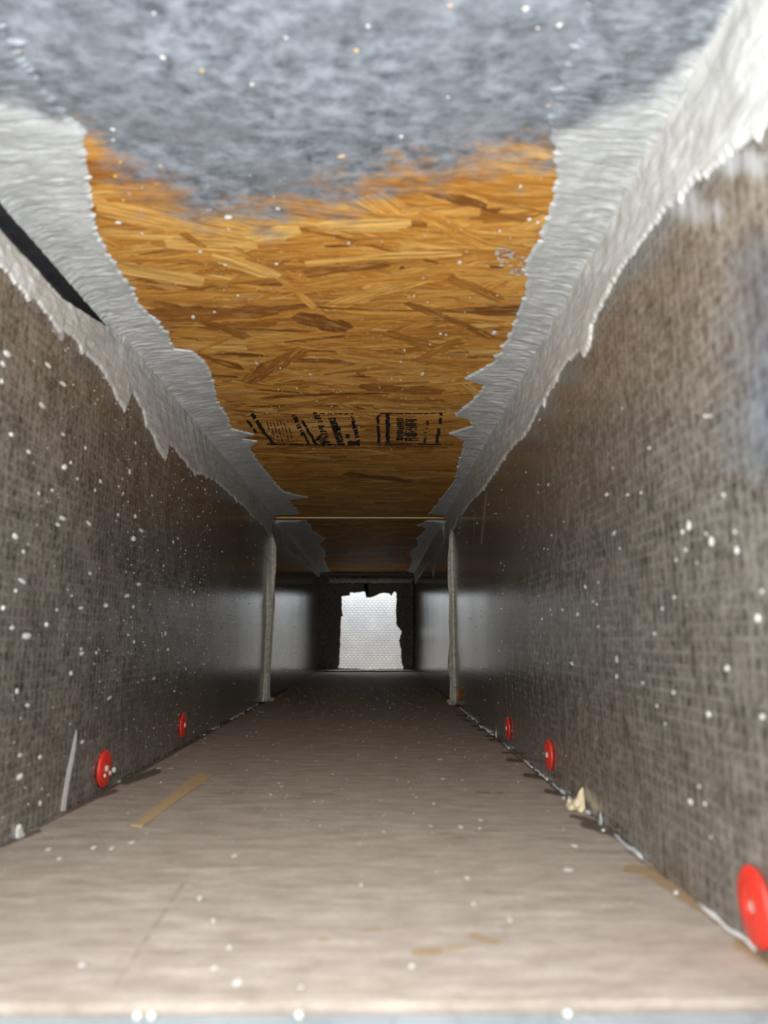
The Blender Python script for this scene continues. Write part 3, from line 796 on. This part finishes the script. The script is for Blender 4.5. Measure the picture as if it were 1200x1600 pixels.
Cf = [(255, 86, 12, 10, 0), (316, 107, 10, 9, 1), (394, 128, 9, 10, 0), (557, 75, 10, 9, 1), (534, 241, 16, 8, 1), (177, 199, 11, 8, 0), (177, 215, 8, 6, 0), (189, 250, 8, 7, 2), (180, 272, 8, 7, 2), (185, 345, 14, 8, 0), (357, 337, 15, 10, 0),
      (241, 16, 7, 7, 0), (575, 37, 8, 8, 0), (447, 55, 8, 7, 0), (251, 256, 8, 8, 1), (821, 10, 12, 12, 0), (874, 35, 12, 11, 0), (920, 26, 12, 11, 0), (940, 26, 11, 10, 0), (997, 17, 14, 9, 0), (996, 75, 9, 8, 0), (703, 5, 10, 9, 1),
      (985, 191, 8, 7, 0), (857, 162, 7, 7, 1), (627, 210, 9, 8, 0), (700, 148, 6, 5, 0), (987, 38, 7, 6, 0), (840, 40, 7, 6, 0), (827, 340, 9, 8, 0), (840, 345, 7, 7, 0), (813, 288, 6, 8, 0), (781, 358, 8, 5, 0), (718, 407, 8, 9, 0),
      (772, 517, 9, 10, 0), (660, 582, 7, 8, 0), (27, 75, 7, 6, 2), (302, 493, 7, 9, 0), (335, 485, 6, 5, 0), (372, 459, 6, 5, 0), (313, 390, 7, 7, 3), (432, 410, 8, 6, 3), (352, 411, 8, 6, 3), (545, 377, 5, 7, 3), (401, 565, 4, 8, 0),
      (438, 573, 4, 5, 0), (464, 605, 5, 4, 0), (485, 583, 6, 4, 0), (202, 300, 6, 5, 1), (221, 326, 5, 5, 1), (193, 310, 6, 6, 2), (222, 362, 5, 6, 0), (434, 323, 9, 6, 3), (357, 355, 5, 5, 0), (647, 460, 4, 4, 0), (777, 459, 4, 4, 0),
      (688, 519, 6, 5, 0), (697, 521, 5, 4, 0), (632, 545, 4, 7, 0), (626, 563, 5, 5, 0), (672, 536, 4, 4, 0), (626, 592, 4, 4, 0), (612, 590, 3, 4, 0), (661, 432, 4, 3, 0), (668, 470, 4, 3, 0), (495, 625, 4, 3, 0), (435, 607, 3, 4, 0)]
for x, y, a, b, t in Cf: fleck_at(x, y, a, b, 'C', ceiling, (M_white, M_tanf, M_yel, M_white)[t], rot=rng.uniform(-.3, .3))
for i in range(46):   # the torn patch of thin sealant dabs beside the right band
    x = 775 + 45 * rng.random(); y = 385 + (x - 775) * .55 + rng.uniform(-10, 26)
    fleck_at(x, y, rng.uniform(4, 11), rng.uniform(2, 4), 'C', ceiling, M_seal, 'sealant_dab', rng.uniform(-.2, .2))


def scatter(name, pl, parent, n, gen, mat, label=None):
    """fine spatter too small to pick apart: one mesh of little crystals"""
    V, F = [], []
    for i in range(n):
        px, py = gen(); c = hit(px, py, pl); s = c.y / FPX * rng.choice([.5, .6, .7, .9, 1.2])
        if pl in 'LR':
            if not (0.003 < c.z < H - .02): continue
            ax = (Vector((s * 1.2 * (1 if pl == 'L' else -1), 0, 0)), Vector((0, s * 3, 0)), Vector((0, 0, s * 1.3)))
        elif pl == 'C': ax = (Vector((0, 0, -s * .9)), Vector((s * 1.2, 0, 0)), Vector((0, s * 2.2, 0))); c.z = H - .0011
        else: ax = (Vector((0, 0, s * 1.0)), Vector((s * 1.2, 0, 0)), Vector((0, s * 2.2, 0))); c.z = 0.0002
        b = len(V); j = lambda: rng.uniform(.7, 1.2)
        V += [tuple(c + ax[1] * j()), tuple(c + ax[2] * j()), tuple(c - ax[1] * j()), tuple(c - ax[2] * j()), tuple(c + ax[0] * j())]
        for q in range(4): F.append((b + q, b + (q + 1) % 4, b + 4))
    o = link_mesh(name, V, F, mat, None, smooth=False); o['kind'] = 'stuff'
    if parent:
        o.parent = parent; o.matrix_parent_inverse = Matrix.Translation(-Vector(parent.location))
    return o


def g_left():
    d = rng.uniform(.45, 1.0) if rng.random() < .75 else rng.uniform(.6, 2.2)
    return project([(XL, d, rng.uniform(.01, .33))])


def g_right():
    d = rng.uniform(.35, 1.4); return project([(XR, d, rng.uniform(.01, .32))])


one = lambda g: (lambda: tuple(float(q[0]) for q in g()))
scatter('fine_spatter', 'L', wall_l, 650, one(g_left), M_white)
scatter('fine_spatter', 'R', wall_r, 120, one(g_right), M_white)
scatter('fine_spatter', 'C', ceiling, 260, one(lambda: project([(rng.uniform(XL + .07, XR - .05), rng.uniform(.38, 1.0), H)])), M_white)
gr_ = scatter('grit', 'F', None, 700, one(lambda: project([(rng.uniform(XL + .01, XR - .01), rng.uniform(.3, 1.9), 0)])), M_white)
tag(gr_, 'fine pale grit scattered over the duct floor', 'grit', kind='stuff')

# drips and streaks on the walls, torn shards
def shard(name, pts_px, pl, parent, mat, thick=.0012, off=0.0):
    """thin solid flake: outline in photo pixels laid on a plane"""
    base = [hit(x, y, pl, .0002) for x, y in pts_px]
    nrm = {'L': Vector((1, 0, 0)), 'R': Vector((-1, 0, 0)), 'F': Vector((0, 0, 1)), 'C': Vector((0, 0, -1))}.get(pl, Vector((0, -1, 0)))
    n = len(base); V = [tuple(p) for p in base] + [tuple(p + nrm * thick) for p in base]
    F = [tuple(range(n, 2 * n)), tuple(range(n))[::-1]] + [(i, (i + 1) % n, n + (i + 1) % n, n + i) for i in range(n)]
    o = link_mesh(name, V, F, mat, None, smooth=False)
    if parent:
        o.parent = parent; o.matrix_parent_inverse = Matrix.Translation(-Vector(parent.location))
    return o


shard('sealant_streak', [(95, 1268), (99, 1240), (105, 1205), (112, 1175), (117, 1150), (119, 1140), (119, 1155), (115, 1185), (109, 1215), (104, 1245), (102, 1267)], 'L', wall_l, M_white, .0003)
shard('sealant_streak', [(24, 1310), (24, 1296), (28, 1288), (31, 1300), (38, 1312)], 'L', wall_l, M_white, .002)
sp = shard('wood_splinter', [(205, 1291), (222, 1292), (250, 1272), (290, 1243), (331, 1213), (318, 1209), (304, 1212), (268, 1242), (232, 1270)], 'F', None, M_splint, .0007)
tag(sp, 'flat tan splinter of board lying on the floor near the left wall', 'splinter')

# upright white shards and foam along the right floor edge
def spike(name, bx, by, tx, ty, wpx, pl_d=None, mat=M_white, lean=0.0):
    b = hit(bx, by, 'F'); d = b.y; s = d / FPX
    t = hit(tx, ty, d); m = b.lerp(t, .5); r = wpx * s / 2
    return tube(name, [b + Vector((0, 0, .0004)), b.lerp(t, .25), m + Vector((r * .3, 0, 0)), b.lerp(t, .8), t], [r * .8, r, r * .8, r * .45, r * .1], mat, m=6)


tag(spike('shard', 776, 1153, 776, 1127, 4), 'thin white upright shard on the floor next to the small red washer', 'shard', 'upright white shards')
tag(spike('shard', 749, 1121, 748, 1103, 3), 'thin pale curled shard standing between the orange washer and the small red one', 'shard', 'upright white shards')
tag(spike('shard', 939, 1290, 938, 1268, 6, mat=M_seal), 'short pale stub at the right floor edge just in front of the cream foam', 'shard', 'upright white shards')
tf = tag(empty('foam_tuft', hit(900, 1265, 'F')), 'cream foam tuft with a pointed tip at the right floor edge', 'foam')
inv = Matrix.Translation(-Vector(tf.location))
for i, a in enumerate([(900, 1267, 911, 1230, 19), (890, 1263, 889, 1246, 12), (906, 1270, 913, 1250, 11)]):
    o = spike('tip' if i == 0 else 'lump', *a, mat=M_foam); o.parent = tf; o.matrix_parent_inverse = inv
b = blob('lump', M_foam, hit(893, 1262, 'F', .0025), (.0036, .005, .0028), 2); b.parent = tf; b.matrix_parent_inverse = inv
ts = tag(empty('torn_foil', hit(684, 1056, 'F')), 'torn pale flake standing at the right floor edge far down the duct', 'flake')
for pts in ([(676, 1058), (679, 1049), (684, 1047), (683, 1055)], [(685, 1056), (690, 1047), (699, 1040), (696, 1048), (690, 1056)]):
    o = shard('flap', pts, hit(684, 1058, 'F').y, None, M_seal, .003); o.parent = ts; o.matrix_parent_inverse = Matrix.Translation(-Vector(ts.location))

# pale sealant line along the foot of the right wall, and crumbs along both floor edges
V = []
for side, X, sg, lab, d0, d1 in (('R', XR, -1, 'broken pale sealant line along the foot of the right wall', .31, 1.42), ('L', XL, 1, 'thin broken sealant line along the foot of the left wall', .95, 1.42)):
    r = tag(empty('edge_sealant', (X, d0, 0)), lab, 'sealant', 'sealant lines at the floor edges'); inv = Matrix.Translation((-X, -d0, 0))
    y = d0
    while y < d1:
        L = rng.uniform(.015, .06)
        if rng.random() < (.62 if side == 'R' else .4):
            n = 8; ps = [Vector((X + sg * rng.uniform(.0008, .0022), y + L * i / (n - 1), rng.uniform(.0008, .0022))) for i in range(n)]
            o = tube('smear', ps, [rng.uniform(.0008, .0020) * (y ** .3) for _ in range(n)], M_seal if rng.random() < .7 else M_white, r, 6); o.matrix_parent_inverse = inv
        y += L + rng.uniform(0, .02)
    for i in range(12 if side == 'R' else 8):
        yy = rng.uniform(d0, d1); s = rng.uniform(.0006, .0015)
        b = blob('crumb', M_white, (X + sg * rng.uniform(.002, .007), yy, s * .7), (s, s * 1.6, s), rng.randrange(5), (0, 0, rng.uniform(0, 3))); b.parent = r; b.matrix_parent_inverse = inv
for (x, y, w_, h_) in [(178, 1203, 10, 9), (172, 1208, 7, 7), (164, 1212, 6, 6)]:
    c = hit(x, y, 'L', .009); s = c.y / FPX
    b = blob('crumb', M_white, c, (w_ * s * .35, w_ * s * .5, h_ * s * .5), 1); b.parent = wl1
    b.matrix_parent_inverse = (Matrix.Translation(wl1.location) @ wl1.rotation_euler.to_matrix().to_4x4()).inverted()

# loose crumbs on the floor (measured) -------------------------------------------------
Ff = [(75, 1329, 10, 7), (146, 1326, 10, 7), (175, 1327, 11, 8), (92, 1343, 9, 6), (248, 1201, 6, 4), (267, 1201, 5, 3), (195, 1213, 10, 7), (185, 1222, 8, 6), (290, 1161, 5, 4), (275, 1181, 6, 3), (206, 1317, 8, 5), (423, 1242, 6, 4),
      (440, 1229, 5, 3), (436, 1224, 5, 3), (366, 1338, 7, 5), (674, 1292, 6, 5), (720, 1293, 8, 6), (751, 1282, 7, 4), (750, 1295, 7, 5), (678, 1256, 5, 5), (722, 1219, 5, 2), (692, 1217, 8, 3), (688, 1187, 9, 3), (898, 1323, 9, 7), (810, 1222, 4, 4),
      (312, 1405, 7, 7), (333, 1440, 9, 8), (128, 1510, 11, 9), (371, 1537, 13, 11), (335, 1514, 9, 8), (358, 1482, 9, 7), (564, 1384, 8, 6), (244, 1581, 14, 9), (740, 1414, 8, 7), (796, 1439, 8, 7), (643, 1511, 9, 8), (888, 1360, 16, 7), (730, 1373, 7, 6),
      (410, 1113, 6, 3), (472, 1150, 4, 2), (560, 1180, 4, 2), (610, 1135, 3, 2), (520, 1210, 4, 3), (655, 1160, 4, 2), (470, 1544, 9, 6), (600, 1300, 5, 4), (500, 1290, 5, 3)]
for x, y, a, b in Ff:
    if y > 1560: continue
    o = fleck_at(x, y, a, b, 'F', None, M_white, 'crumb', rng.uniform(-.4, .4))
    if y > 1470: lab = 'white crumb on the floor close to its front edge above the sill'
    elif x < 215: lab = 'white crumb on the floor by the left wall in front of the tan splinter'
    elif x < 300: lab = 'white crumb on the floor behind the tan splinter by the left wall'
    elif x > 780: lab = 'white crumb on the floor close to the right wall'
    elif y < 1200: lab = 'tiny white crumb on the darker floor deep between the wall joints'
    elif y < 1345: lab = 'small white crumb on the middle of the floor level with the foam tuft'
    else: lab = 'white crumb on the pale floor between the tan stains and the foam tuft'
    tag(o, lab, 'crumb', 'white crumbs on the floor')
for x, y, lab in [(244, 1580, 'white crumb on the metal sill, second from the left edge'), (470, 1577, 'white crumb on the metal sill, left of the middle'), (214, 1594, 'white crumb on the metal sill, the one nearest the left edge'), (878, 1573, 'lone white crumb on the right half of the metal sill')]:
    c = hit(x, y, 'F', -.0022)
    tag(blob('crumb', M_white, (c.x, min(c.y, Y0 - .008), -.0010), (.0016, .0018, .0013), 2), lab, 'crumb', 'white crumbs on the sill')
